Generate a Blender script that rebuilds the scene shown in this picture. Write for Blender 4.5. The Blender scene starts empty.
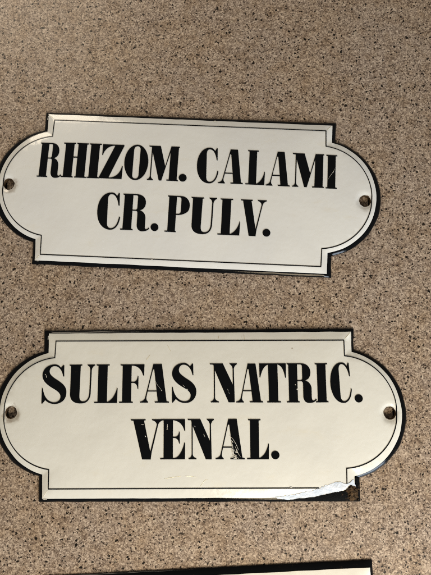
import bpy, bmesh, math, random
from mathutils import Vector, Matrix, noise
from mathutils.geometry import delaunay_2d_cdt

# one Blender unit is ten centimetres
sc = bpy.context.scene
COL = sc.collection
random.seed(7)

# ------------------------------------------------------------------ camera
P_, Q_ = -0.115287, -0.030468
RX = Matrix(((1, 0, 0), (0, math.cos(P_), -math.sin(P_)), (0, math.sin(P_), math.cos(P_))))
RY = Matrix(((math.cos(Q_), 0, math.sin(Q_)), (0, 1, 0), (-math.sin(Q_), 0, math.cos(Q_))))
RT = (RX @ RY).transposed()
cd = bpy.data.cameras.new('camera')
cam = bpy.data.objects.new('camera', cd)
COL.objects.link(cam)
cam.matrix_world = Matrix.Translation(RT @ Vector((0, 0, 2.0))) @ RT.to_4x4()
cd.sensor_fit = 'VERTICAL'
cd.sensor_height = 24.0
cd.lens = 24.0 * 431.0 / 575.0
cd.clip_start = 0.05
cd.clip_end = 200
sc.camera = cam

# ------------------------------------------------------------------ room light
w = bpy.data.worlds.new('World')
sc.world = w
w.use_nodes = True
bg = w.node_tree.nodes['Background']
bg.inputs[0].default_value = (1.0, 0.93, 0.83, 1)
bg.inputs[1].default_value = 0.13


def lamp(name, loc, target, size, power, col, size_y=None):
    l = bpy.data.lights.new(name, 'AREA')
    l.shape = 'RECTANGLE'
    l.size = size
    l.size_y = size_y or size
    l.energy = power
    l.color = col
    o = bpy.data.objects.new(name, l)
    COL.objects.link(o)
    o.location = loc
    o.rotation_euler = (Vector(target) - Vector(loc)).to_track_quat('-Z', 'Y').to_euler()
    return o


lamp('ceiling_lamp', (1.15, -3.7, 2.4), (0.3, -0.7, 0), 2.0, 168, (1.0, 0.83, 0.58))
lamp('window', (3.6, -5.6, 2.3), (0.4, -0.1, 0), 3.0, 430, (0.74, 0.86, 1.0), 3.4)
lamp('far_ceiling_lamp', (-2.1, 3.3, 2.0), (-1.0, 1.2, 0), 1.6, 62, (1.0, 0.86, 0.66))

sc.cycles.use_denoising = False
sc.cycles.filter_width = 1.15
sc.view_settings.view_transform = 'Standard'
sc.view_settings.look = 'None'
sc.view_settings.exposure = 0.34
sc.view_settings.gamma = 1.0
sc.view_settings.use_curve_mapping = False


# ------------------------------------------------------------------ materials
class NT:
    def __init__(s, name):
        s.m = bpy.data.materials.new(name)
        s.m.use_nodes = True
        s.t = s.m.node_tree
        s.b = s.t.nodes['Principled BSDF']
        s.out = s.t.nodes['Material Output']

    def n(s, typ, ins=None, **kw):
        o = s.t.nodes.new(typ)
        for k, v in kw.items():
            setattr(o, k, v)
        for k, v in (ins or {}).items():
            i = o.inputs[k]
            if hasattr(v, 'is_output') or isinstance(v, bpy.types.NodeSocket):
                s.t.links.new(v, i)
            else:
                i.default_value = v
        return o

    def put(s, name, v):
        i = s.b.inputs[name]
        if isinstance(v, bpy.types.NodeSocket):
            s.t.links.new(v, i)
        else:
            i.default_value = v

    def math(s, op, a, b=0.0, c=0.0):
        o = s.t.nodes.new('ShaderNodeMath')
        o.operation = op
        for k, v in enumerate((a, b, c)):
            if isinstance(v, bpy.types.NodeSocket):
                s.t.links.new(v, o.inputs[k])
            else:
                o.inputs[k].default_value = v
        return o.outputs[0]

    def mix(s, f, a, b, mode='MIX'):
        o = s.t.nodes.new('ShaderNodeMix')
        o.data_type = 'RGBA'
        o.blend_type = mode
        for k, v in ((0, f), (6, a), (7, b)):
            if isinstance(v, bpy.types.NodeSocket):
                s.t.links.new(v, o.inputs[k])
            else:
                o.inputs[k].default_value = v
        return o.outputs[2]

    def ramp(s, f, stops, interp='LINEAR'):
        o = s.t.nodes.new('ShaderNodeValToRGB')
        s.t.links.new(f, o.inputs[0])
        r = o.color_ramp
        r.interpolation = interp
        while len(r.elements) < len(stops):
            r.elements.new(0.5)
        for e, (p, c) in zip(r.elements, stops):
            e.position = p
            e.color = c if len(c) == 4 else (*c, 1)
        return o.outputs[0]

    def step(s, v, lo, hi):
        o = s.t.nodes.new('ShaderNodeMapRange')
        o.interpolation_type = 'SMOOTHSTEP'
        s.t.links.new(v, o.inputs[0])
        o.inputs[1].default_value = lo
        o.inputs[2].default_value = hi
        return o.outputs[0]


def laminate():
    m = NT('speckled_laminate')
    co = m.n('ShaderNodeTexCoord').outputs['Object']
    wob = m.n('ShaderNodeTexNoise', {'Vector': co, 'Scale': 95.0, 'Detail': 2.0})
    off = m.n('ShaderNodeVectorMath', {0: wob.outputs['Color'], 1: (0.5, 0.5, 0.5)}, operation='SUBTRACT')
    sc1 = m.n('ShaderNodeVectorMath', {0: off.outputs[0], 'Scale': 0.016}, operation='SCALE')
    p = m.n('ShaderNodeVectorMath', {0: co, 1: sc1.outputs[0]}).outputs[0]
    # fine granules
    v1 = m.n('ShaderNodeTexVoronoi', {'Vector': p, 'Scale': 190.0})
    g1 = m.n('ShaderNodeSeparateColor', {0: v1.outputs['Color']}).outputs[0]
    n1 = m.n('ShaderNodeTexNoise', {'Vector': p, 'Scale': 125.0, 'Detail': 4.0, 'Roughness': 0.7}).outputs[0]
    f = m.math('MULTIPLY_ADD', g1, 0.42, m.math('MULTIPLY', n1, 0.62))
    base = m.ramp(f, [(0.26, (0.078, 0.057, 0.046)), (0.42, (0.190, 0.147, 0.117)),
                      (0.55, (0.282, 0.225, 0.180)), (0.68, (0.398, 0.325, 0.262)), (0.82, (0.57, 0.485, 0.40))])
    # broader clouds of pinkish and ochre grain
    n2 = m.n('ShaderNodeTexNoise', {'Vector': co, 'Scale': 17.0, 'Detail': 3.0}).outputs[0]
    base = m.mix(m.step(n2, 0.42, 0.66), base, m.mix(1.0, base, (0.84, 0.80, 0.75, 1), 'MULTIPLY'))
    n3 = m.n('ShaderNodeTexNoise', {'Vector': co, 'Scale': 3.1, 'Detail': 3.0}).outputs[0]
    base = m.mix(m.step(n3, 0.35, 0.70), base, m.mix(1.0, base, (1.0, 0.965, 0.90, 1), 'MULTIPLY'))

    def specks(scale, shift, keep, rmin, rmax, soft):
        q = m.n('ShaderNodeVectorMath', {0: p, 1: shift}).outputs[0]
        v = m.n('ShaderNodeTexVoronoi', {'Vector': q, 'Scale': scale})
        s = m.n('ShaderNodeSeparateColor', {0: v.outputs['Color']})
        rad = m.math('MULTIPLY_ADD', s.outputs[1], rmax - rmin, rmin)
        ins = m.math('SUBTRACT', rad, v.outputs['Distance'])
        a = m.step(ins, 0.0, soft)
        return m.math('MULTIPLY', a, m.math('LESS_THAN', s.outputs[0], keep)), s.outputs[2]
    # pale chips
    a, _ = specks(52.0, (3.1, 1.7, 0), 0.55, 0.14, 0.36, 0.12)
    base = m.mix(m.math('MULTIPLY', a, 0.45), base, (0.48, 0.41, 0.315, 1))
    # brown chips
    a, _ = specks(44.0, (7.3, 5.1, 0), 0.55, 0.12, 0.34, 0.12)
    base = m.mix(m.math('MULTIPLY', a, 0.6), base, (0.085, 0.056, 0.038, 1))
    # near black chips of two sizes
    a, _ = specks(44.0, (1.3, 9.2, 0), 0.80, 0.11, 0.29, 0.05)
    base = m.mix(m.math('MULTIPLY', a, 0.95), base, (0.003, 0.003, 0.003, 1))
    a, _ = specks(66.0, (4.6, 2.2, 0), 0.75, 0.15, 0.34, 0.06)
    base = m.mix(m.math('MULTIPLY', a, 0.9), base, (0.008, 0.006, 0.005, 1))
    m.put('Base Color', base)
    m.put('Roughness', m.math('MULTIPLY_ADD', n1, 0.2, 0.22))
    m.put('Specular IOR Level', 0.10)
    bmp = m.n('ShaderNodeBump', {'Height': n1, 'Strength': 0.12, 'Distance': 0.01})
    m.put('Normal', bmp.outputs[0])
    return m.m


def enamel(name, col, tint, holes, seed):
    m = NT(name)
    co = m.n('ShaderNodeTexCoord').outputs['Object']
    c = m.n('ShaderNodeVectorMath', {0: co, 1: (seed * 3.7, seed * 1.9, 0)}).outputs[0]
    big = m.n('ShaderNodeTexNoise', {'Vector': c, 'Scale': 2.4, 'Detail': 4.0, 'Roughness': 0.6}).outputs[0]
    base = m.mix(m.step(big, 0.35, 0.7), (*col, 1), (*tint, 1))
    # faint yellowed smears
    st = m.n('ShaderNodeMapping', {'Vector': c, 'Scale': (1.0, 2.2, 1.0), 'Rotation': (0, 0, 0.4)}).outputs[0]
    sm = m.n('ShaderNodeTexNoise', {'Vector': st, 'Scale': 6.0, 'Detail': 6.0, 'Roughness': 0.7}).outputs[0]
    base = m.mix(m.math('MULTIPLY', m.step(sm, 0.56, 0.76), 0.20), base, (0.56, 0.49, 0.33, 1))
    # small brown specks
    v = m.n('ShaderNodeTexVoronoi', {'Vector': c, 'Scale': 11.0})
    s = m.n('ShaderNodeSeparateColor', {0: v.outputs['Color']})
    rad = m.math('MULTIPLY_ADD', s.outputs[1], 0.045, 0.015)
    dot = m.math('MULTIPLY', m.step(m.math('SUBTRACT', rad, v.outputs['Distance']), 0, 0.03),
                 m.math('LESS_THAN', s.outputs[0], 0.30))
    base = m.mix(m.math('MULTIPLY', dot, 0.6), base, (0.20, 0.14, 0.08, 1))
    # short scuffs
    sp = m.n('ShaderNodeMapping', {'Vector': c, 'Scale': (1.0, 0.28, 1.0), 'Rotation': (0, 0, -0.45)}).outputs[0]
    v = m.n('ShaderNodeTexVoronoi', {'Vector': sp, 'Scale': 15.0})
    s = m.n('ShaderNodeSeparateColor', {0: v.outputs['Color']})
    sf = m.math('MULTIPLY', m.step(m.math('SUBTRACT', 0.07, v.outputs['Distance']), 0, 0.05),
                m.math('LESS_THAN', s.outputs[0], 0.10))
    base = m.mix(m.math('MULTIPLY', sf, 0.30), base, (0.30, 0.24, 0.15, 1))
    # rust bleeding round the screw holes
    rn = m.n('ShaderNodeTexNoise', {'Vector': c, 'Scale': 34.0, 'Detail': 4.0, 'Roughness': 0.7}).outputs[0]
    for k, (hx, hy) in enumerate(holes):
        d = m.n('ShaderNodeVectorMath', {0: co, 1: (hx, hy - 0.006, 0.03)}, operation='DISTANCE').outputs['Value']
        dd = m.math('SUBTRACT', d, m.math('MULTIPLY', rn, 0.075))
        a = m.math('SUBTRACT', 1.0, m.step(dd, -0.016, 0.012))
        base = m.mix(m.math('MULTIPLY', a, 0.55 if k == 0 else 0.25), base, (0.17, 0.105, 0.05, 1))
    m.put('Base Color', base)
    m.put('Roughness', m.math('MULTIPLY_ADD', sm, 0.14, 0.10))
    m.put('IOR', 1.52)
    nb = m.n('ShaderNodeTexNoise', {'Vector': c, 'Scale': 9.0, 'Detail': 3.0}).outputs[0]
    bmp = m.n('ShaderNodeBump', {'Height': nb, 'Strength': 0.14, 'Distance': 0.02})
    m.put('Normal', bmp.outputs[0])
    return m.m


def black_enamel(name, rough, pits):
    m = NT(name)
    co = m.n('ShaderNodeTexCoord').outputs['Object']
    n1 = m.n('ShaderNodeTexNoise', {'Vector': co, 'Scale': 42.0, 'Detail': 5.0, 'Roughness': 0.7}).outputs[0]
    base = m.mix(m.math('MULTIPLY', m.step(n1, 0.62, 0.74), pits), (0.0025, 0.0030, 0.0038, 1), (0.10, 0.065, 0.035, 1))
    m.put('Base Color', base)
    m.put('Roughness', m.math('MULTIPLY_ADD', n1, 0.08, rough))
    m.put('Specular IOR Level', 0.18)
    bmp = m.n('ShaderNodeBump', {'Height': n1, 'Strength': 0.04, 'Distance': 0.01})
    m.put('Normal', bmp.outputs[0])
    return m.m


def rough_mat(name, c1, c2, scale, rough, bump=0.5):
    m = NT(name)
    co = m.n('ShaderNodeTexCoord').outputs['Object']
    n1 = m.n('ShaderNodeTexNoise', {'Vector': co, 'Scale': scale, 'Detail': 5.0, 'Roughness': 0.7}).outputs[0]
    m.put('Base Color', m.mix(m.step(n1, 0.36, 0.64), (*c1, 1), (*c2, 1)))
    m.put('Roughness', rough)
    m.put('Specular IOR Level', 0.08)
    bmp = m.n('ShaderNodeBump', {'Height': n1, 'Strength': bump, 'Distance': 0.02})
    m.put('Normal', bmp.outputs[0])
    return m.m


def chipped_steel():
    """black bare steel whose brown rust thickens towards the corner of the plate"""
    m = NT('dark_bare_steel')
    co = m.n('ShaderNodeTexCoord').outputs['Object']
    n1 = m.n('ShaderNodeTexNoise', {'Vector': co, 'Scale': 48.0, 'Detail': 6.0, 'Roughness': 0.75}).outputs[0]
    n2 = m.n('ShaderNodeTexNoise', {'Vector': co, 'Scale': 95.0, 'Detail': 4.0}).outputs[0]
    d = m.n('ShaderNodeVectorMath', {0: co, 1: (0.672, -0.335, 0.018)}, operation='DISTANCE').outputs['Value']
    f = m.math('ADD', n1, m.math('MULTIPLY', m.math('SUBTRACT', 0.028, d), 5.0))
    rust = m.mix(n2, (0.020, 0.012, 0.007, 1), (0.120, 0.072, 0.036, 1))
    m.put('Base Color', m.mix(m.step(f, 0.46, 0.62), (0.0016, 0.0016, 0.0016, 1), rust))
    m.put('Roughness', 0.7)
    m.put('Specular IOR Level', 0.05)
    bmp = m.n('ShaderNodeBump', {'Height': n1, 'Strength': 0.6, 'Distance': 0.01})
    m.put('Normal', bmp.outputs[0])
    return m.m


MAT_TOP = laminate()
MAT_EDGE = black_enamel('black_edge_enamel', 0.07, 0.30)
MAT_LETTER = black_enamel('black_letter_enamel', 0.06, 0.05)
MAT_RUST = rough_mat('rusted_hole_edge', (0.016, 0.011, 0.007), (0.060, 0.036, 0.018), 70, 0.8)
MAT_FRACT = rough_mat('broken_white_enamel', (0.48, 0.54, 0.63), (0.61, 0.66, 0.735), 30, 0.6, 0.3)
MAT_STEEL = chipped_steel()
MAT_RUSTPATCH = rough_mat('brown_rust', (0.016, 0.011, 0.007), (0.110, 0.068, 0.034), 44, 0.85, 0.9)
MAT_SCRATCH = rough_mat('white_scratch', (0.34, 0.33, 0.29), (0.66, 0.64, 0.58), 80, 0.5)
MAT_GREYSCRATCH = rough_mat('grey_scratch', (0.10, 0.10, 0.10), (0.34, 0.33, 0.30), 60, 0.5)
MAT_SMEAR = rough_mat('pale_yellow_smear', (0.70, 0.67, 0.52), (0.78, 0.76, 0.64), 60, 0.3, 0.2)
MAT_BROWN = rough_mat('brown_scuff', (0.42, 0.36, 0.25), (0.56, 0.52, 0.40), 60, 0.5, 0.2)


# ------------------------------------------------------------------ helpers
def link(name, me, mat, parent, smooth=True):
    me.materials.append(mat)
    if smooth:
        for p in me.polygons:
            p.use_smooth = True
    o = bpy.data.objects.new(name, me)
    COL.objects.link(o)
    o.parent = parent
    return o


def inside(pt, loops):
    x, y = pt
    c = False
    for lp in loops:
        j = len(lp) - 1
        for i in range(len(lp)):
            xi, yi = lp[i]
            xj, yj = lp[j]
            if (yi > y) != (yj > y) and x < (xj - xi) * (y - yi) / (yj - yi) + xi:
                c = not c
            j = i
    return c


def dist_loop(pt, lp):
    px, py = pt
    best = 1e9
    j = len(lp) - 1
    for i in range(len(lp)):
        ax, ay = lp[j]
        bx, by = lp[i]
        dx, dy = bx - ax, by - ay
        L = dx * dx + dy * dy
        t = 0 if L == 0 else max(0, min(1, ((px - ax) * dx + (py - ay) * dy) / L))
        d = (ax + t * dx - px) ** 2 + (ay + t * dy - py) ** 2
        if d < best:
            best = d
        j = i
    return math.sqrt(best)


def fill(loops, zf, step, eps, drop, extra=(), edges_extra=(), wall_to=None):
    """Triangulated sheet between closed loops that follows height zf, with side walls."""
    vs, ed = [], []
    for lp in loops:
        b = len(vs)
        vs += [Vector(p) for p in lp]
        ed += [(b + i, b + (i + 1) % len(lp)) for i in range(len(lp))]
    for pl in edges_extra:
        b = len(vs)
        vs += [Vector(p) for p in pl]
        ed += [(b + i, b + i + 1) for i in range(len(pl) - 1)]
    xs = [p[0] for p in loops[0]]
    ys = [p[1] for p in loops[0]]
    y = min(ys) + step * 0.5
    while y < max(ys):
        x = min(xs) + step * 0.5
        while x < max(xs):
            if inside((x, y), loops) and min(dist_loop((x, y), l) for l in loops) > step * 0.35:
                vs.append(Vector((x, y)))
            x += step
        y += step
    vs += [Vector(p) for p in extra if inside(p, loops)]
    ov, oe, of, *_ = delaunay_2d_cdt(vs, ed, [], 0, 1e-6)
    bm = bmesh.new()
    bv = [bm.verts.new((v.x, v.y, zf(v.x, v.y) + eps)) for v in ov]
    for f in of:
        c = sum((ov[i] for i in f), Vector((0, 0))) / len(f)
        if inside(c, loops):
            try:
                bm.faces.new([bv[i] for i in f])
            except ValueError:
                pass
    bmesh.ops.delete(bm, geom=[v for v in bm.verts if not v.link_faces], context='VERTS')
    bm.normal_update()
    for f in bm.faces:
        if f.normal.z < 0:
            f.normal_flip()
    be = [e for e in bm.edges if len(e.link_faces) == 1]
    r = bmesh.ops.extrude_edge_only(bm, edges=be)
    for v in [g for g in r['geom'] if isinstance(g, bmesh.types.BMVert)]:
        v.co.z = v.co.z - drop if wall_to is None else wall_to
    for e in be:
        e.smooth = False
    bmesh.ops.recalc_face_normals(bm, faces=[f for f in bm.faces if abs(f.normal.z) < 0.3])
    me = bpy.data.meshes.new('sheet')
    bm.to_mesh(me)
    bm.free()
    return me


# ------------------------------------------------------------------ lettering: bold narrow roman capitals, cap height 100
GL = {
'I': ["M0 0 L34 0 L34 2.4 L29 3.2 L29 96.8 L34 97.6 L34 100 L0 100 L0 97.6 L5 96.8 L5 3.2 L0 2.4"],
'H': ["M0 0 L35 0 L35 2.4 L31 3.2 L31 57.3 L43 57.3 L43 3.2 L39 2.4 L39 0 L73 0 L73 2.4 L68 3.2 L68 96.8 L73 97.6 L73 100 L39 100 L39 97.6 L43 96.8 L43 60 L31 60 L31 96.8 L35 97.6 L35 100 L0 100 L0 97.6 L6 96.8 L6 3.2 L0 2.4"],
'L': ["M0 0 L59 0 L60 38 L58.3 38 C56 24 48 10 36 3.4 L33 3 L33 96.8 L38 97.6 L38 100 L4 100 L4 97.6 L9 96.8 L9 3.2 L0 2.4"],
'F': ["M0 0 L37 0 L37 2.4 L32 3.2 L32 51.6 L39 51.6 C45 50 48 45 49 36 L51 36 L51 69 L49 69 C48 60 45 56 39 54.4 L32 54.4 L32 97 C48 97 58 88 63.5 71 L66 71 L66.5 100 L2 100 L2 97.6 L8 96.8 L8 3.2 L0 2.4"],
'E': ["M0 0 L62 0 L62.6 41 L60.5 41 C56 22 48 5 36 2.8 L31.8 2.8 L31.8 53 L37 53 C43 51.5 46 47 47.2 39 L49 39 L49 68 L47.2 68 C46 60 43 56.5 37 55.8 L31.8 55.8 L31.8 97.3 C46 96 56 88 60.5 71 L62.6 71 L62 100 L2 100 L2 97.6 L8.5 96.8 L8.5 3.2 L0 2.4"],
'A': ["M0 0 L21 0 L21 2 C17.5 4 16 8 16 13 L19.3 28.6 L43 28.6 L45.8 3.2 L38 2.4 L38 0 L75 0 L75 2.4 L69 3.2 L55.5 100 L33.5 100 L12.8 12 C11.5 7 7 3.5 0 2",
      "M19.9 31 L42.7 31 L35.9 86 L32.6 86"],
'V': ["M29 0 L50.3 0 L52.6 18 L68.2 86 C70 92 74 96 81 98 L81 100 L53 100 L53 98 C60 96 64.4 92 65.2 86 L49.3 19 L33.2 96.8 L37 97.6 L37 100 L0 100 L0 97.6 L6.5 96.8"],
'N': ["M0 100 L33.5 100 L58.8 45 L58.8 86 C58 92 55 96 51 98 L51 100 L70 100 L70 98 C66 96 62.6 92 61.8 86 L63.3 0 L47.5 0 L13 82 L13 13 C13.5 7 17 3 23 2 L23 0 L2 0 L2 2 C7 3 10 7 10.2 13 L10 92 L9 96.8 L0 97.6"],
'M': ["M0 100 L34 100 L51.5 41 L66 100 L91 100 L91 97.6 L88.5 96.8 L88 3.2 L92 2.4 L92 0 L58 0 L58 2.4 L64.5 3.2 L65 84 L42.5 0 L35 0 L11 82 L11 13 C11.5 7 14 3 18 2 L18 0 L0 0 L0 2 C5 3 8 7 8.2 13 L8 96.8 L0 97.6"],
'T': ["M19 0 L54 0 L54 2.4 L47 3.2 L47 97 C57 95 63 82 66 63 L68 63 L68.5 100 L0 100 L0.5 64 L2.3 64 C6 82 13 95 23 97 L23.5 3.2 L19 2.4"],
'P': ["M0 0 L33 0 L33 2.4 L30.5 3.2 L30.5 47.3 C55 47 70 57 70 73 C70 90 58 100 42 100 L4 100 L4 97.6 L8 96.8 L8 3.2 L0 2.4",
      "M30.5 50 L38 50.5 C42.5 51 44.5 54 44.5 60 L44.5 88 C44.5 94 42.5 97 38 97.2 L30.5 97.4"],
'R': ["M0 0 L33 0 L33 2.4 L28.7 3.2 L28.7 54 L38 54 C41 53.5 43 51 43 46 L43 15 C43 4 49 -1.5 57 -1.5 C66 -1.5 73 1 77 7 L75 8.8 C72.5 4.8 69 3.2 66.5 5 C65 7 64.5 10 64.5 16 L64.5 34 C64.5 46 58 53.5 47 55.5 C58 58 63 66 63 77 C63 91 53 100 37 100 L2 100 L2 97.6 L6 96.8 L6 3.2 L0 2.4",
      "M28.7 56.5 L37 56.5 C40.5 57 41.5 59 41.5 63 L41.5 90 C41.5 95 40 97.3 36 97.3 L28.7 97.3"],
'O': ["M34.5 -2 C54 -2 69 22 69 50 C69 78 54 102 34.5 102 C15 102 0 78 0 50 C0 22 15 -2 34.5 -2",
      "M25.5 14 C25.5 6 29 2 34.7 2 C40.5 2 44 6 44 14 L44 86 C44 94 40.5 98 34.7 98 C29 98 25.5 94 25.5 86"],
'C': ["M50.5 101 L52 66 L49.8 66 C47 84 40 97.8 31 97.8 C25.5 97.8 23.3 92 23.3 84 L25.3 16 C26 7 29 2.2 35 2.2 C44 2.2 51 14 53 34.5 L55.6 34 C54 12 46 -2 33 -2 C13 -2 0 20 0 50 C0 80 12 102 31 102 C38 102 42 98 44.5 92.5 L48.3 101"],
'U': ["M0 100 L33 100 L33 97.6 L29.3 96.8 L28 20 C28 8 31 3.2 38 3.2 C48 3.2 53.4 12 53.8 25 L54.6 86 C54 92 51.5 96 47 98 L47 100 L66.6 100 L66.6 98 C62 96 58.8 92 58 86 L57.2 25 C56.5 8 48 -2 33 -2 C14 -2 4 6 4 22 L4 96.8 L0 97.6"],
'S': ["M54.5 100 L55.5 70 L53.2 70 C50 86 42 97.6 30 97.6 C21 97.6 17.5 90 17.5 84 C17.5 76 24 70 36 62 C54 51 63 42 63 28 C63 10 52 -2 34 -2 C25 -2 17 1 10 8 L2.5 -1 L0.5 -1 L0 39 L2.3 39 C5 17 17 2 32 2 C42 2 48.5 8 48.5 16 C48.5 25 42 31 28 39 C9 50 0 60 0 74 C0 90 13 102 30 102 C38 102 43 98 46.5 93 L52.3 100"],
'Z': ["M0 0 L66 0 L66.5 37 L64.6 37 C61 18 50 4 30 2.6 L27.5 2.6 L66 97.5 L66 100 L4 100 L4 68 L5.8 68 C9 84 20 97 40 97.4 L0 2.5"],
}


def outline(path, seg=9):
    tk = path.replace('M', ' M ').replace('L', ' L ').replace('C', ' C ').split()
    pts, i = [], 0
    while i < len(tk):
        c = tk[i]
        if c in 'ML':
            pts.append((float(tk[i + 1]), float(tk[i + 2])))
            i += 3
        else:
            a = pts[-1]
            q = [float(t) for t in tk[i + 1:i + 7]]
            b, d, e = (q[0], q[1]), (q[2], q[3]), (q[4], q[5])
            for k in range(1, seg + 1):
                t = k / seg
                u = 1 - t
                pts.append(tuple(u ** 3 * a[j] + 3 * u * u * t * b[j] + 3 * u * t * t * d[j] + t ** 3 * e[j] for j in (0, 1)))
            i += 7
    if math.hypot(pts[0][0] - pts[-1][0], pts[0][1] - pts[-1][1]) < 1e-6:
        pts.pop()
    return pts


def glyph_loops(ch, x0, s, y0, h):
    if ch == '.':
        r = h / 2
        n = 28
        return [[(x0 + r * 1.02 + r * 1.02 * math.cos(2 * math.pi * k / n), y0 + r + r * math.sin(2 * math.pi * k / n)) for k in range(n)]]
    out = []
    for pth in GL[ch]:
        lp = outline(pth)
        out.append([(x0 + x * s / 100 + 0.0006 * noise.noise((x * .06, y * .06, x0 * 9)),
                     y0 + y * h / 100 + 0.0006 * noise.noise((x * .06 + 9, y * .06, x0 * 9))) for x, y in lp])
    return out


# ------------------------------------------------------------------ sign outlines
def sign_outline(cor, tips, na=40):
    """cor: TL TR NTR NBR BR BL NBL NTL ; tips: left and right ear reach"""
    def edge(a, b, n):
        return [(a[0] + (b[0] - a[0]) * k / n, a[1] + (b[1] - a[1]) * k / n) for k in range(n)]

    def arc(a, tip, b):
        # circle through a, tip, b
        ax, ay = a
        bx, by = tip
        cx, cy = b
        d = 2 * (ax * (by - cy) + bx * (cy - ay) + cx * (ay - by))
        ux = ((ax * ax + ay * ay) * (by - cy) + (bx * bx + by * by) * (cy - ay) + (cx * cx + cy * cy) * (ay - by)) / d
        uy = ((ax * ax + ay * ay) * (cx - bx) + (bx * bx + by * by) * (ax - cx) + (cx * cx + cy * cy) * (bx - ax)) / d
        r = math.hypot(ax - ux, ay - uy)
        t0 = math.atan2(ay - uy, ax - ux)
        t1 = math.atan2(cy - uy, cx - ux)
        tm = math.atan2(by - uy, bx - ux)
        while t1 > t0:
            t1 -= 2 * math.pi
        return [(ux + r * math.cos(t0 + (t1 - t0) * k / na), uy + r * math.sin(t0 + (t1 - t0) * k / na)) for k in range(na)]
    TL, TR, NTR, NBR, BR, BL, NBL, NTL = cor
    yl = (NTL[1] + NBL[1]) / 2
    yr = (NTR[1] + NBR[1]) / 2
    o = []
    idx = []
    for part in (edge(TL, TR, 44), edge(TR, NTR, 5), arc(NTR, (tips[1], yr), NBR), edge(NBR, BR, 5),
                 edge(BR, BL, 44), edge(BL, NBL, 5), arc(NBL, (-tips[0], yl), NTL), edge(NTL, TL, 5)):
        idx.append(len(o))
        o += part
    return o, idx


def offset(lp, d):
    """positive d grows the loop outwards (loop runs clockwise)"""
    n = len(lp)
    out = []
    for i in range(n):
        a, b, c = Vector(lp[i - 1]), Vector(lp[i]), Vector(lp[(i + 1) % n])
        e1 = (b - a).normalized()
        e2 = (c - b).normalized()
        n1 = Vector((-e1.y, e1.x))
        n2 = Vector((-e2.y, e2.x))
        m = (n1 + n2).normalized()
        k = 1 / max(0.5, m.dot(n1))
        out.append((b.x + m.x * d * k, b.y + m.y * d * k))
    return out


def rough_loop(lp, amp, freq, seed):
    o = offset(lp, 1.0)
    res = []
    for (x, y), (u, v) in zip(lp, o):
        k = amp * noise.noise((x * freq, y * freq, seed * 5.3))
        res.append((x + (u - x) * k, y + (v - y) * k))
    return res


Z1, Z2 = 0.015, 0.0225


class Shape:
    def __init__(s, c0, c1, c2, tips0, tips1, tips2, holes, r, seed):
        s.p0, _ = sign_outline(c0, tips0)
        s.p1, s.i1 = sign_outline(c1, tips1)
        s.p2, s.i2 = sign_outline(c2, tips2)
        s.p0 = rough_loop(offset(s.p0, 0.0035), 0.0022, 24, seed)
        s.p1 = rough_loop(s.p1, 0.0016, 16, seed + 1)
        s.holes, s.r = holes, r
        s.cache = {}

    def z(s, x, y):
        k = (round(x, 5), round(y, 5))
        if k in s.cache:
            return s.cache[k]
        pt = (x, y)
        d0, d1, d2 = dist_loop(pt, s.p0), dist_loop(pt, s.p1), dist_loop(pt, s.p2)
        if d1 < 1e-6:
            v = Z1
        elif not inside(pt, [s.p1]):
            u = d0 / (d0 + d1)
            if not inside(pt, [s.p0]):
                u = 0
            v = 0.004 + (Z1 - 0.004) * (u * 1.75 - 0.75 * u * u)
        elif d2 < 1e-6:
            v = Z2
        elif not inside(pt, [s.p2]):
            u = d1 / (d1 + d2)
            v = Z1 + (Z2 - Z1) * (u * 1.25 - 0.25 * u * u)
        else:
            v = Z2 + 0.004 * (1 - math.exp(-d2 / 0.10))
            v += 0.006 * max(0, 1 - (x / 0.9) ** 2) * max(0, 1 - (y / 0.36) ** 2) * (1 - math.exp(-d2 / 0.06))
        for hx, hy in s.holes:
            dh = math.hypot(x - hx, y - hy)
            if dh < 0.09:
                v -= 0.0055 * math.exp(-((max(0, dh - s.r)) / 0.013) ** 2)
        s.cache[k] = v
        return v


def circle(c, r, n):
    return [(c[0] + r * math.cos(2 * math.pi * k / n), c[1] + r * math.sin(2 * math.pi * k / n)) for k in range(n)]


def ring(loops, zs, close_bottom=False):
    bm = bmesh.new()
    R = [[bm.verts.new((x, y, z(x, y) if callable(z) else z)) for x, y in lp] for lp, z in zip(loops, zs)]
    for a, b in zip(R, R[1:]):
        n = len(a)
        for i in range(n):
            j = (i + 1) % n
            bm.faces.new((a[i], a[j], b[j], b[i]))
    bmesh.ops.recalc_face_normals(bm, faces=bm.faces[:])
    me = bpy.data.meshes.new('ring')
    bm.to_mesh(me)
    bm.free()
    return me


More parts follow.
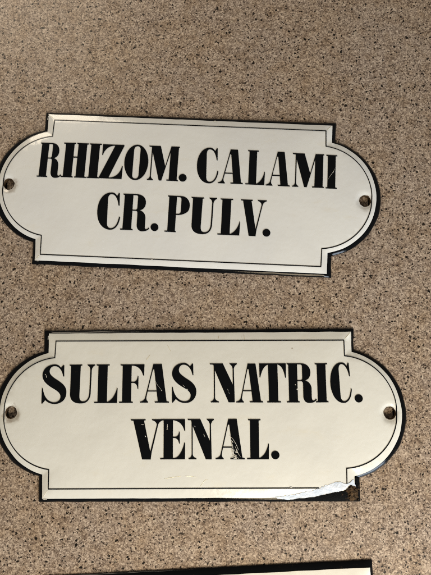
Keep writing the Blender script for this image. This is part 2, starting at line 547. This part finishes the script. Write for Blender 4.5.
def ribbon(pts, width, zf, eps, seed):
    """a ragged thin streak following the surface"""
    P = []
    for a, b in zip(pts, pts[1:]):
        L = math.hypot(b[0] - a[0], b[1] - a[1])
        n = max(2, int(L / 0.003))
        P += [(a[0] + (b[0] - a[0]) * k / n, a[1] + (b[1] - a[1]) * k / n) for k in range(n)]
    P.append(pts[-1])
    bm = bmesh.new()
    prev = None
    for i, p in enumerate(P):
        a, b = Vector(P[max(0, i - 1)]), Vector(P[min(len(P) - 1, i + 1)])
        t = (b - a).normalized()
        nn = Vector((-t.y, t.x))
        taper = min(1, 0.35 + 3 * min(i, len(P) - 1 - i) / len(P))
        wl = width * taper * (0.55 + 0.9 * abs(noise.noise((p[0] * 160, p[1] * 160, seed))) * 1.6)
        wr = width * taper * (0.55 + 0.9 * abs(noise.noise((p[0] * 160, p[1] * 160, seed + 7))) * 1.6)
        l = Vector(p) + nn * wl / 2
        r = Vector(p) - nn * wr / 2
        z = zf(p[0], p[1])
        row = (bm.verts.new((l.x, l.y, z + eps)), bm.verts.new((p[0], p[1], z + eps + 0.0006)), bm.verts.new((r.x, r.y, z + eps)))
        if prev:
            bm.faces.new((prev[0], row[0], row[1], prev[1]))
            bm.faces.new((prev[1], row[1], row[2], prev[2]))
        prev = row
    bmesh.ops.recalc_face_normals(bm, faces=bm.faces[:])
    for f in bm.faces:
        if f.normal.z < 0:
            f.normal_flip()
    me = bpy.data.meshes.new('streak')
    bm.to_mesh(me)
    bm.free()
    return me


def make_sign(label, loc, rot, shape, face_mat, letters, cut=None):
    root = bpy.data.objects.new('enamel_sign', None)
    COL.objects.link(root)
    root.empty_display_size = 0.2
    root.location = (loc[0], loc[1], 0)
    root.rotation_euler = (0, 0, rot)
    root['label'] = label
    root['category'] = 'sign'
    root['group'] = 'enamel signs lying on the counter'
    s = shape
    zf = s.z

    # black enamelled edge: underside, outer wall, rounded shoulder, tucked below the white
    def mid(t):
        return [(a[0] + (b[0] - a[0]) * t, a[1] + (b[1] - a[1]) * t) for a, b in zip(s.p0, s.p1)]

    def zz(t):
        return 0.004 + (Z1 - 0.004) * (t * 1.75 - 0.75 * t * t)
    link('black_edge', ring([offset(s.p2, -0.01), offset(s.p0, -0.002), s.p0, s.p0, mid(.15), mid(.35), mid(.6), mid(.85), s.p1, offset(s.p1, -0.006)],
                            [0.0015, 0.001, 0.0015, 0.004, zz(.15), zz(.35), zz(.6), zz(.85), Z1, Z1 + 0.0005]), MAT_EDGE, root)
    # white enamel face with the two screw holes
    hl = [circle(h, s.r, 36) for h in s.holes]
    ex = []
    for h in s.holes:
        for k, rr in enumerate((1.16, 1.34, 1.55, 1.8, 2.2)):
            ex += circle(h, s.r * rr, 30 - 2 * k)
    ex = [p for p in ex if dist_loop(p, s.p2) > 0.004 and dist_loop(p, s.p1) > 0.004]
    mit = [[s.p1[a], s.p2[b]] for a, b in zip(s.i1, s.i2)]
    r2 = [s.p2 + [s.p2[0]]]
    link('white_face', fill([s.p1] + hl, zf, 0.03, 0.0016, 0.012, ex, r2 + mit), face_mat, root)

    # thin black border line, broken where the screw holes are
    ow, iw = offset(s.p2, 0.0021), offset(s.p2, -0.0021)
    bm = bmesh.new()
    n = len(s.p2)
    va = []
    for a, b, c in zip(ow, s.p2, iw):
        va.append([bm.verts.new((p[0], p[1], zf(*p) + 0.0030)) for p in (a, b, c)])
    for i in range(n):
        j = (i + 1) % n
        m_ = ((s.p2[i][0] + s.p2[j][0]) / 2, (s.p2[i][1] + s.p2[j][1]) / 2)
        if any(math.hypot(m_[0] - h[0], m_[1] - h[1]) < s.r + 0.0015 for h in s.holes):
            continue
        if cut and inside(m_, [cut]):
            continue
        for k in (0, 1):
            bm.faces.new((va[i][k], va[j][k], va[j][k + 1], va[i][k + 1]))
    bmesh.ops.delete(bm, geom=[v for v in bm.verts if not v.link_faces], context='VERTS')
    bmesh.ops.recalc_face_normals(bm, faces=bm.faces[:])
    me = bpy.data.meshes.new('line')
    bm.to_mesh(me)
    bm.free()
    link('border_line', me, MAT_LETTER, root)

    # screw holes: rusty ragged lip and wall
    for q, h in enumerate(s.holes):
        zt = zf(h[0] - math.copysign(s.r + 0.002, h[0]), h[1])
        N = 40

        def rag(r, a, sd):
            return [(h[0] + (r + a * noise.noise((math.cos(t) * 3, math.sin(t) * 3, sd + q * 3 + loc[1] * 7))) * math.cos(t),
                     h[1] + (r + a * noise.noise((math.cos(t) * 3, math.sin(t) * 3, sd + q * 3 + loc[1] * 7))) * math.sin(t))
                    for t in [2 * math.pi * k / N for k in range(N)]]
        lip = rag(s.r + 0.0010, 0.0028, 1.0)
        link('screw_hole', ring([lip, rag(s.r - 0.0005, 0.001, 1.5), rag(s.r - 0.0006, 0.001, 2.0), rag(s.r - 0.0008, 0.001, 2.0), rag(s.r - 0.0005, 0, 1.0)],
                                [lambda x, y: zf(x, y) + 0.0026, lambda x, y: zf(x, y) + 0.0028, zt - 0.003, zt - 0.012, 0.003]), MAT_RUST, root)

    for ch, x0, sx, y0, h in letters:
        lps = glyph_loops(ch, x0, sx, y0, h)
        link('full_stop' if ch == '.' else 'letter', fill(lps, zf, 0.014, 0.0034, 0.003), MAT_LETTER, root)
    return root


# ------------------------------------------------------------------ countertop
bm = bmesh.new()
bmesh.ops.create_grid(bm, x_segments=2, y_segments=2, size=5.0)
r = bmesh.ops.extrude_face_region(bm, geom=bm.faces[:])
for g in r['geom']:
    if isinstance(g, bmesh.types.BMVert):
        g.co.z = -0.3
bmesh.ops.recalc_face_normals(bm, faces=bm.faces[:])
me = bpy.data.meshes.new('countertop')
bm.to_mesh(me)
bm.free()
top = link('countertop', me, MAT_TOP, None, False)
top['kind'] = 'structure'

# ------------------------------------------------------------------ the three signs
A0 = [(-0.7056, 0.3766), (0.7041, 0.3746), (0.7021, 0.2809), (0.6961, -0.2674), (0.6971, -0.3691), (-0.6986, -0.3731), (-0.7036, -0.2684), (-0.7046, 0.2839)]
A1 = [(-0.6879, 0.3644), (0.6869, 0.3585), (0.6879, 0.2732), (0.6780, -0.2585), (0.6780, -0.3567), (-0.6839, -0.3597), (-0.6899, -0.2585), (-0.6869, 0.2741)]
A2 = [(-0.6536, 0.3325), (0.6556, 0.3276), (0.6576, 0.2507), (0.6507, -0.2423), (0.6487, -0.3261), (-0.6566, -0.3320), (-0.6605, -0.2413), (-0.6556, 0.2487)]
TA = ((0.9260, 0.9195), (0.8992, 0.8992), (0.8740, 0.8760))
HA = [(-0.8457, 0.0026), (0.8452, -0.0068)]
B0 = [(-0.7079, 0.3685), (0.7039, 0.3675), (0.7009, 0.2708), (0.7029, -0.2736), (0.7029, -0.3733), (-0.7049, -0.3812), (-0.7089, -0.2726), (-0.7059, 0.2718)]
B1 = [(-0.6847, 0.3574), (0.6931, 0.3564), (0.6911, 0.2662), (0.6822, -0.2675), (0.6822, -0.3548), (-0.6877, -0.3667), (-0.6907, -0.2645), (-0.6827, 0.2681)]
B2 = [(-0.6472, 0.3228), (0.6572, 0.3188), (0.6572, 0.2498), (0.6473, -0.2323), (0.6454, -0.3131), (-0.6580, -0.3230), (-0.6590, -0.2412), (-0.6501, 0.2478)]
TB = ((0.9265, 0.9195), (0.8990, 0.8994), (0.8744, 0.8756))
HB = [(-0.8424, 0.0036), (0.8454, -0.0003)]
UP = [('R', -0.7099, 0.1528, 0.0419, 0.1715), ('H', -0.5936, 0.1670, 0.0444, 0.1725), ('I', -0.4683, 0.1733, 0.0449, 0.1722), ('Z', -0.4095, 0.1654, 0.0461, 0.1697),
      ('O', -0.2933, 0.1653, 0.0468, 0.1691), ('M', -0.1794, 0.1601, 0.0468, 0.1705), ('.', -0.0292, 0.0000, 0.0458, 0.0367), ('C', 0.0533, 0.1849, 0.0458, 0.1691),
      ('A', 0.1565, 0.1566, 0.0455, 0.1683), ('L', 0.2852, 0.1494, 0.0452, 0.1683), ('A', 0.3808, 0.1494, 0.0444, 0.1669), ('M', 0.5033, 0.1611, 0.0444, 0.1641),
      ('I', 0.6599, 0.1510, 0.0430, 0.1640), ('C', -0.4028, 0.1990, -0.1969, 0.1715), ('R', -0.2880, 0.1779, -0.1981, 0.1728), ('.', -0.1456, 0.0000, -0.1972, 0.0358),
      ('P', -0.0795, 0.1587, -0.1980, 0.1728), ('U', 0.0377, 0.1795, -0.1982, 0.1705), ('L', 0.1677, 0.1705, -0.1998, 0.1712), ('V', 0.2693, 0.1479, -0.1993, 0.1708),
      ('.', 0.3756, 0.0000, -0.1989, 0.0354)]
LOW = [('S', -0.7018, 0.1787, 0.0466, 0.1676), ('U', -0.5790, 0.1751, 0.0486, 0.1676), ('L', -0.4622, 0.1741, 0.0471, 0.1693), ('F', -0.3497, 0.1675, 0.0478, 0.1683),
      ('A', -0.2554, 0.1723, 0.0486, 0.1685), ('S', -0.1131, 0.1723, 0.0505, 0.1676), ('N', 0.0562, 0.1732, 0.0492, 0.1694), ('A', 0.1724, 0.1579, 0.0486, 0.1686),
      ('T', 0.2761, 0.1731, 0.0484, 0.1693), ('R', 0.3953, 0.1703, 0.0483, 0.1693), ('I', 0.5233, 0.1608, 0.0480, 0.1694), ('C', 0.5890, 0.1677, 0.0491, 0.1676),
      ('.', 0.6928, 0.0000, 0.0471, 0.0346), ('V', -0.2953, 0.1782, -0.1950, 0.1713), ('E', -0.1637, 0.1756, -0.1940, 0.1711), ('N', -0.0423, 0.1651, -0.1936, 0.1712),
      ('A', 0.0795, 0.1696, -0.1935, 0.1710), ('L', 0.2171, 0.1590, -0.1932, 0.1697), ('.', 0.3219, 0.0000, -0.1932, 0.0350)]
FRACT = [(0.3393, -0.3536), (0.3869, -0.3476), (0.4431, -0.3383), (0.4951, -0.3257), (0.5298, -0.3140), (0.5603, -0.3023), (0.5864, -0.2932), (0.6081, -0.2864), (0.6293, -0.2930), (0.6462, -0.2979), (0.6594, -0.2912), (0.6770, -0.2804), (0.6796, -0.2977), (0.6859, -0.3122), (0.6750, -0.3073), (0.6589, -0.3028), (0.6479, -0.3103), (0.6324, -0.3226), (0.6152, -0.3269), (0.5891, -0.3335), (0.5503, -0.3432), (0.5071, -0.3537), (0.4424, -0.3618), (0.3994, -0.3657), (0.3477, -0.3634)]
STEEL = [(0.4004, -0.3674), (0.4437, -0.3626), (0.5086, -0.3544), (0.5520, -0.3439), (0.5911, -0.3343), (0.6171, -0.3275), (0.6345, -0.3233), (0.6500, -0.3108), (0.6611, -0.3033), (0.6773, -0.3078), (0.6856, -0.3127), (0.6845, -0.2795), (0.6883, -0.2712), (0.7020, -0.2733), (0.7031, -0.3719), (0.5511, -0.3741)]
RUSTP = [(0.6492, -0.3163), (0.6603, -0.3089), (0.6730, -0.3129), (0.6855, -0.3204), (0.6953, -0.3245), (0.6950, -0.3595), (0.6538, -0.3609), (0.6611, -0.3411), (0.6487, -0.3287)]


def jag(lp, amp, seed, n=5):
    o = []
    for a, b in zip(lp, lp[1:] + lp[:1]):
        for k in range(n):
            t = k / n
            x, y = a[0] + (b[0] - a[0]) * t, a[1] + (b[1] - a[1]) * t
            o.append((x + amp * noise.noise((x * 90, y * 90, seed)), y + amp * noise.noise((x * 90, y * 90, seed + 4))))
    return o


shA = Shape(A0, A1, A2, *TA, HA, 0.0262, 1)
shB = Shape(B0, B1, B2, *TB, HB, 0.0264, 2)
C1 = [(x, y - 0.010) if y > 0.3 else (x, y) for x, y in B1]  # white top lowered: black edge widened there, partly standing in for shadow
C2 = [(x, y - 0.010) if y > 0.3 else (x, y) for x, y in B2]
shC = Shape(B0, C1, C2, *TB, HB, 0.0264, 3)
M_A = enamel('white_enamel', (0.62, 0.63, 0.62), (0.585, 0.595, 0.595), HA, 1)
M_B = enamel('cream_enamel', (0.595, 0.595, 0.555), (0.56, 0.56, 0.525), HB, 2)
M_C = enamel('pale_enamel', (0.74, 0.73, 0.68), (0.70, 0.69, 0.63), HB, 3)

upper = make_sign('white enamel sign lettered RHIZOM. CALAMI CR. PULV. lying tilted on the speckled counter',
                  (-0.1467, 0.4520), -0.05427, shA, M_A, UP)
lower = make_sign('cream enamel sign lettered SULFAS NATRIC. VENAL. with chipped rusty bottom right corner',
                  (-0.0790, -0.5654), 0.00629, shB, M_B, LOW, FRACT)
third = make_sign('enamel sign below the chipped one, only its black top edge in view',
                  (-0.0135, -1.5879), 0.0630, shC, M_C, [])

# broken corner of the lower sign
link('bare_steel', fill([jag(STEEL, 0.004, 1)], lambda x, y: min(shB.z(x, y), Z1 + 0.003), 0.012, 0.0050, 0.01), MAT_STEEL, lower)
link('rust_patch', fill([jag(RUSTP, 0.016, 3, 9)], lambda x, y: min(shB.z(x, y), Z1 + 0.003) + 0.002 * noise.noise((x * 90, y * 90, 2)), 0.006, 0.0085, 0.01), MAT_RUSTPATCH, lower)
FJ = jag(FRACT, 0.0055, 5, 8)
link('broken_enamel', fill([FJ], lambda x, y: shB.z(x, y) + 0.0010 * noise.noise((x * 60, y * 60, 6)), 0.006, 0.0026, 0.012), MAT_FRACT, lower)

# scratches and scuffs
def scratch(name, sign, sh, pts, width, mat, eps=0.0040):
    link(name, ribbon(pts, width * 0.62, sh.z, eps, random.random() * 50), mat, sign)


scratch('scratch', upper, shA, [(0.6698, 0.0876), (0.6795, 0.1049), (0.6916, 0.1224), (0.7005, 0.1408)], .0028, MAT_SCRATCH)
scratch('scratch', upper, shA, [(0.6898, 0.1193), (0.6942, 0.1260)], .0065, MAT_SCRATCH, .0044)
scratch('scratch', upper, shA, [(0.1164, 0.3584), (0.1356, 0.3577)], .0080, MAT_SCRATCH, .0040)
scratch('scratch', upper, shA, [(-0.1337, -0.3301), (-0.1244, -0.3301)], .0060, MAT_SCRATCH)
for pts, wd in (([(-0.6915, 0.1757), (-0.6850, 0.1695)], .007), ([(-0.6845, 0.1685), (-0.6833, 0.1596)], .0075),
                ([(-0.1877, 0.1430), (-0.1803, 0.1277), (-0.1713, 0.1181), (-0.1600, 0.1014)], .0022), ([(-0.1621, 0.1046), (-0.1577, 0.0992)], .0065),
                ([(-0.0658, 0.1264), (-0.0550, 0.1169)], .003), ([(-0.0481, 0.1085), (-0.0413, 0.1026)], .0065),
                ([(0.4335, 0.1272), (0.4359, 0.1223)], .007), ([(0.4413, 0.1090), (0.4438, 0.1017)], .011),
                ([(-0.2324, -0.0939), (-0.2269, -0.0991)], .006), ([(-0.1327, -0.0435), (-0.1334, -0.0649)], .0055), ([(-0.1366, -0.0664), (-0.1297, -0.0664)], .004),
                ([(0.1409, -0.0930), (0.1560, -0.1074), (0.1689, -0.1285), (0.1795, -0.1538)], .0042),
                ([(0.1536, -0.1265), (0.1555, -0.1538), (0.1588, -0.1791), (0.1813, -0.1895)], .0060),
                ([(0.1645, -0.1370), (0.1771, -0.1665), (0.1879, -0.1832)], .0028), ([(0.1486, -0.1883), (0.1683, -0.1770)], .0045),
                ([(0.1671, -0.1726), (0.1720, -0.1824)], .006)):
    scratch('scratch', lower, shB, pts, wd, MAT_SCRATCH)
for pts, wd in (([(0.1340, 0.1072), (0.1386, 0.0967)], .004), ([(0.1391, 0.0938), (0.1435, 0.0854)], .0045), ([(-0.0157, -0.0507), (-0.0078, -0.0556)], .006),
                ([(0.0271, -0.0861), (0.0333, -0.0990)], .005), ([(-0.2506, -0.0448), (-0.2349, -0.0468)], .006), ([(0.1602, -0.1509), (0.1681, -0.1667)], .006)):
    scratch('scratch', lower, shB, pts, wd, MAT_GREYSCRATCH)
for pts, wd in (([(-0.1459, -0.2776), (-0.1198, -0.2730), (-0.0892, -0.2683), (-0.0717, -0.2666)], .005), ([(-0.0543, -0.2657), (-0.0282, -0.2669), (-0.0064, -0.2713)], .0055),
                ([(0.0131, -0.3087), (0.0240, -0.2921), (0.0371, -0.2796), (0.0457, -0.2828)], .004)):
    scratch('smear', lower, shB, pts, wd, MAT_SMEAR, .0018)
for pts, wd in (([(0.0980, 0.3432), (0.0934, 0.3254)], .003), ([(0.2105, 0.3470), (0.2128, 0.3224)], .003), ([(-0.2133, 0.2580), (-0.2310, 0.2359)], .004),
                ([(-0.1367, 0.3022), (-0.1184, 0.2709)], .003), ([(0.1986, 0.3405), (0.2035, 0.3267)], .002)):
    scratch('scuff', lower, shB, pts, wd, MAT_BROWN, .0018)
scratch('scratch', lower, shB, [(0.4001, -0.3114), (0.4099, -0.3116)], .0055, MAT_SCRATCH)
# flaked paint at the foot of the A, brown dirt in the mitred corners, nicks in the black edge
for (x, y), (u, v), wd in (((.1515, -.150), (.1560, -.178), .012), ((.1600, -.170), (.1660, -.186), .010), ((.1690, -.150), (.1720, -.166), .008), ((.1560, -.188), (.1720, -.189), .009), ((.1480, -.112), (.1560, -.124), .006)):
    scratch('scratch', lower, shB, [(x, y), ((x + u) / 2 + .002, (y + v) / 2), (u, v)], wd, MAT_SCRATCH, .0042)
for sg, sh, ca, cb, ks in ((upper, shA, A1, A2, (1, 5, 0)), (lower, shB, B1, B2, (5, 1))):
    for k in ks:
        (x, y), (u, v) = ca[k], cb[k]
        scratch('scuff', sg, sh, [(x + (u - x) * .1, y + (v - y) * .1), (x + (u - x) * .85, y + (v - y) * .85)], .004, MAT_SMEAR, .0020)
for sg, sh, ca in ((upper, shA, A1), (lower, shB, B1)):
    x, y = ca[0]
    scratch('scratch', sg, sh, [(x - .002, y - .010), (x - .003, y - .030)], .008, MAT_SCRATCH, .0030)
    x, y = ca[5]
    scratch('scratch', sg, sh, [(x + .004, y - .002), (x + .022, y - .002)], .006, MAT_SCRATCH, .0030)
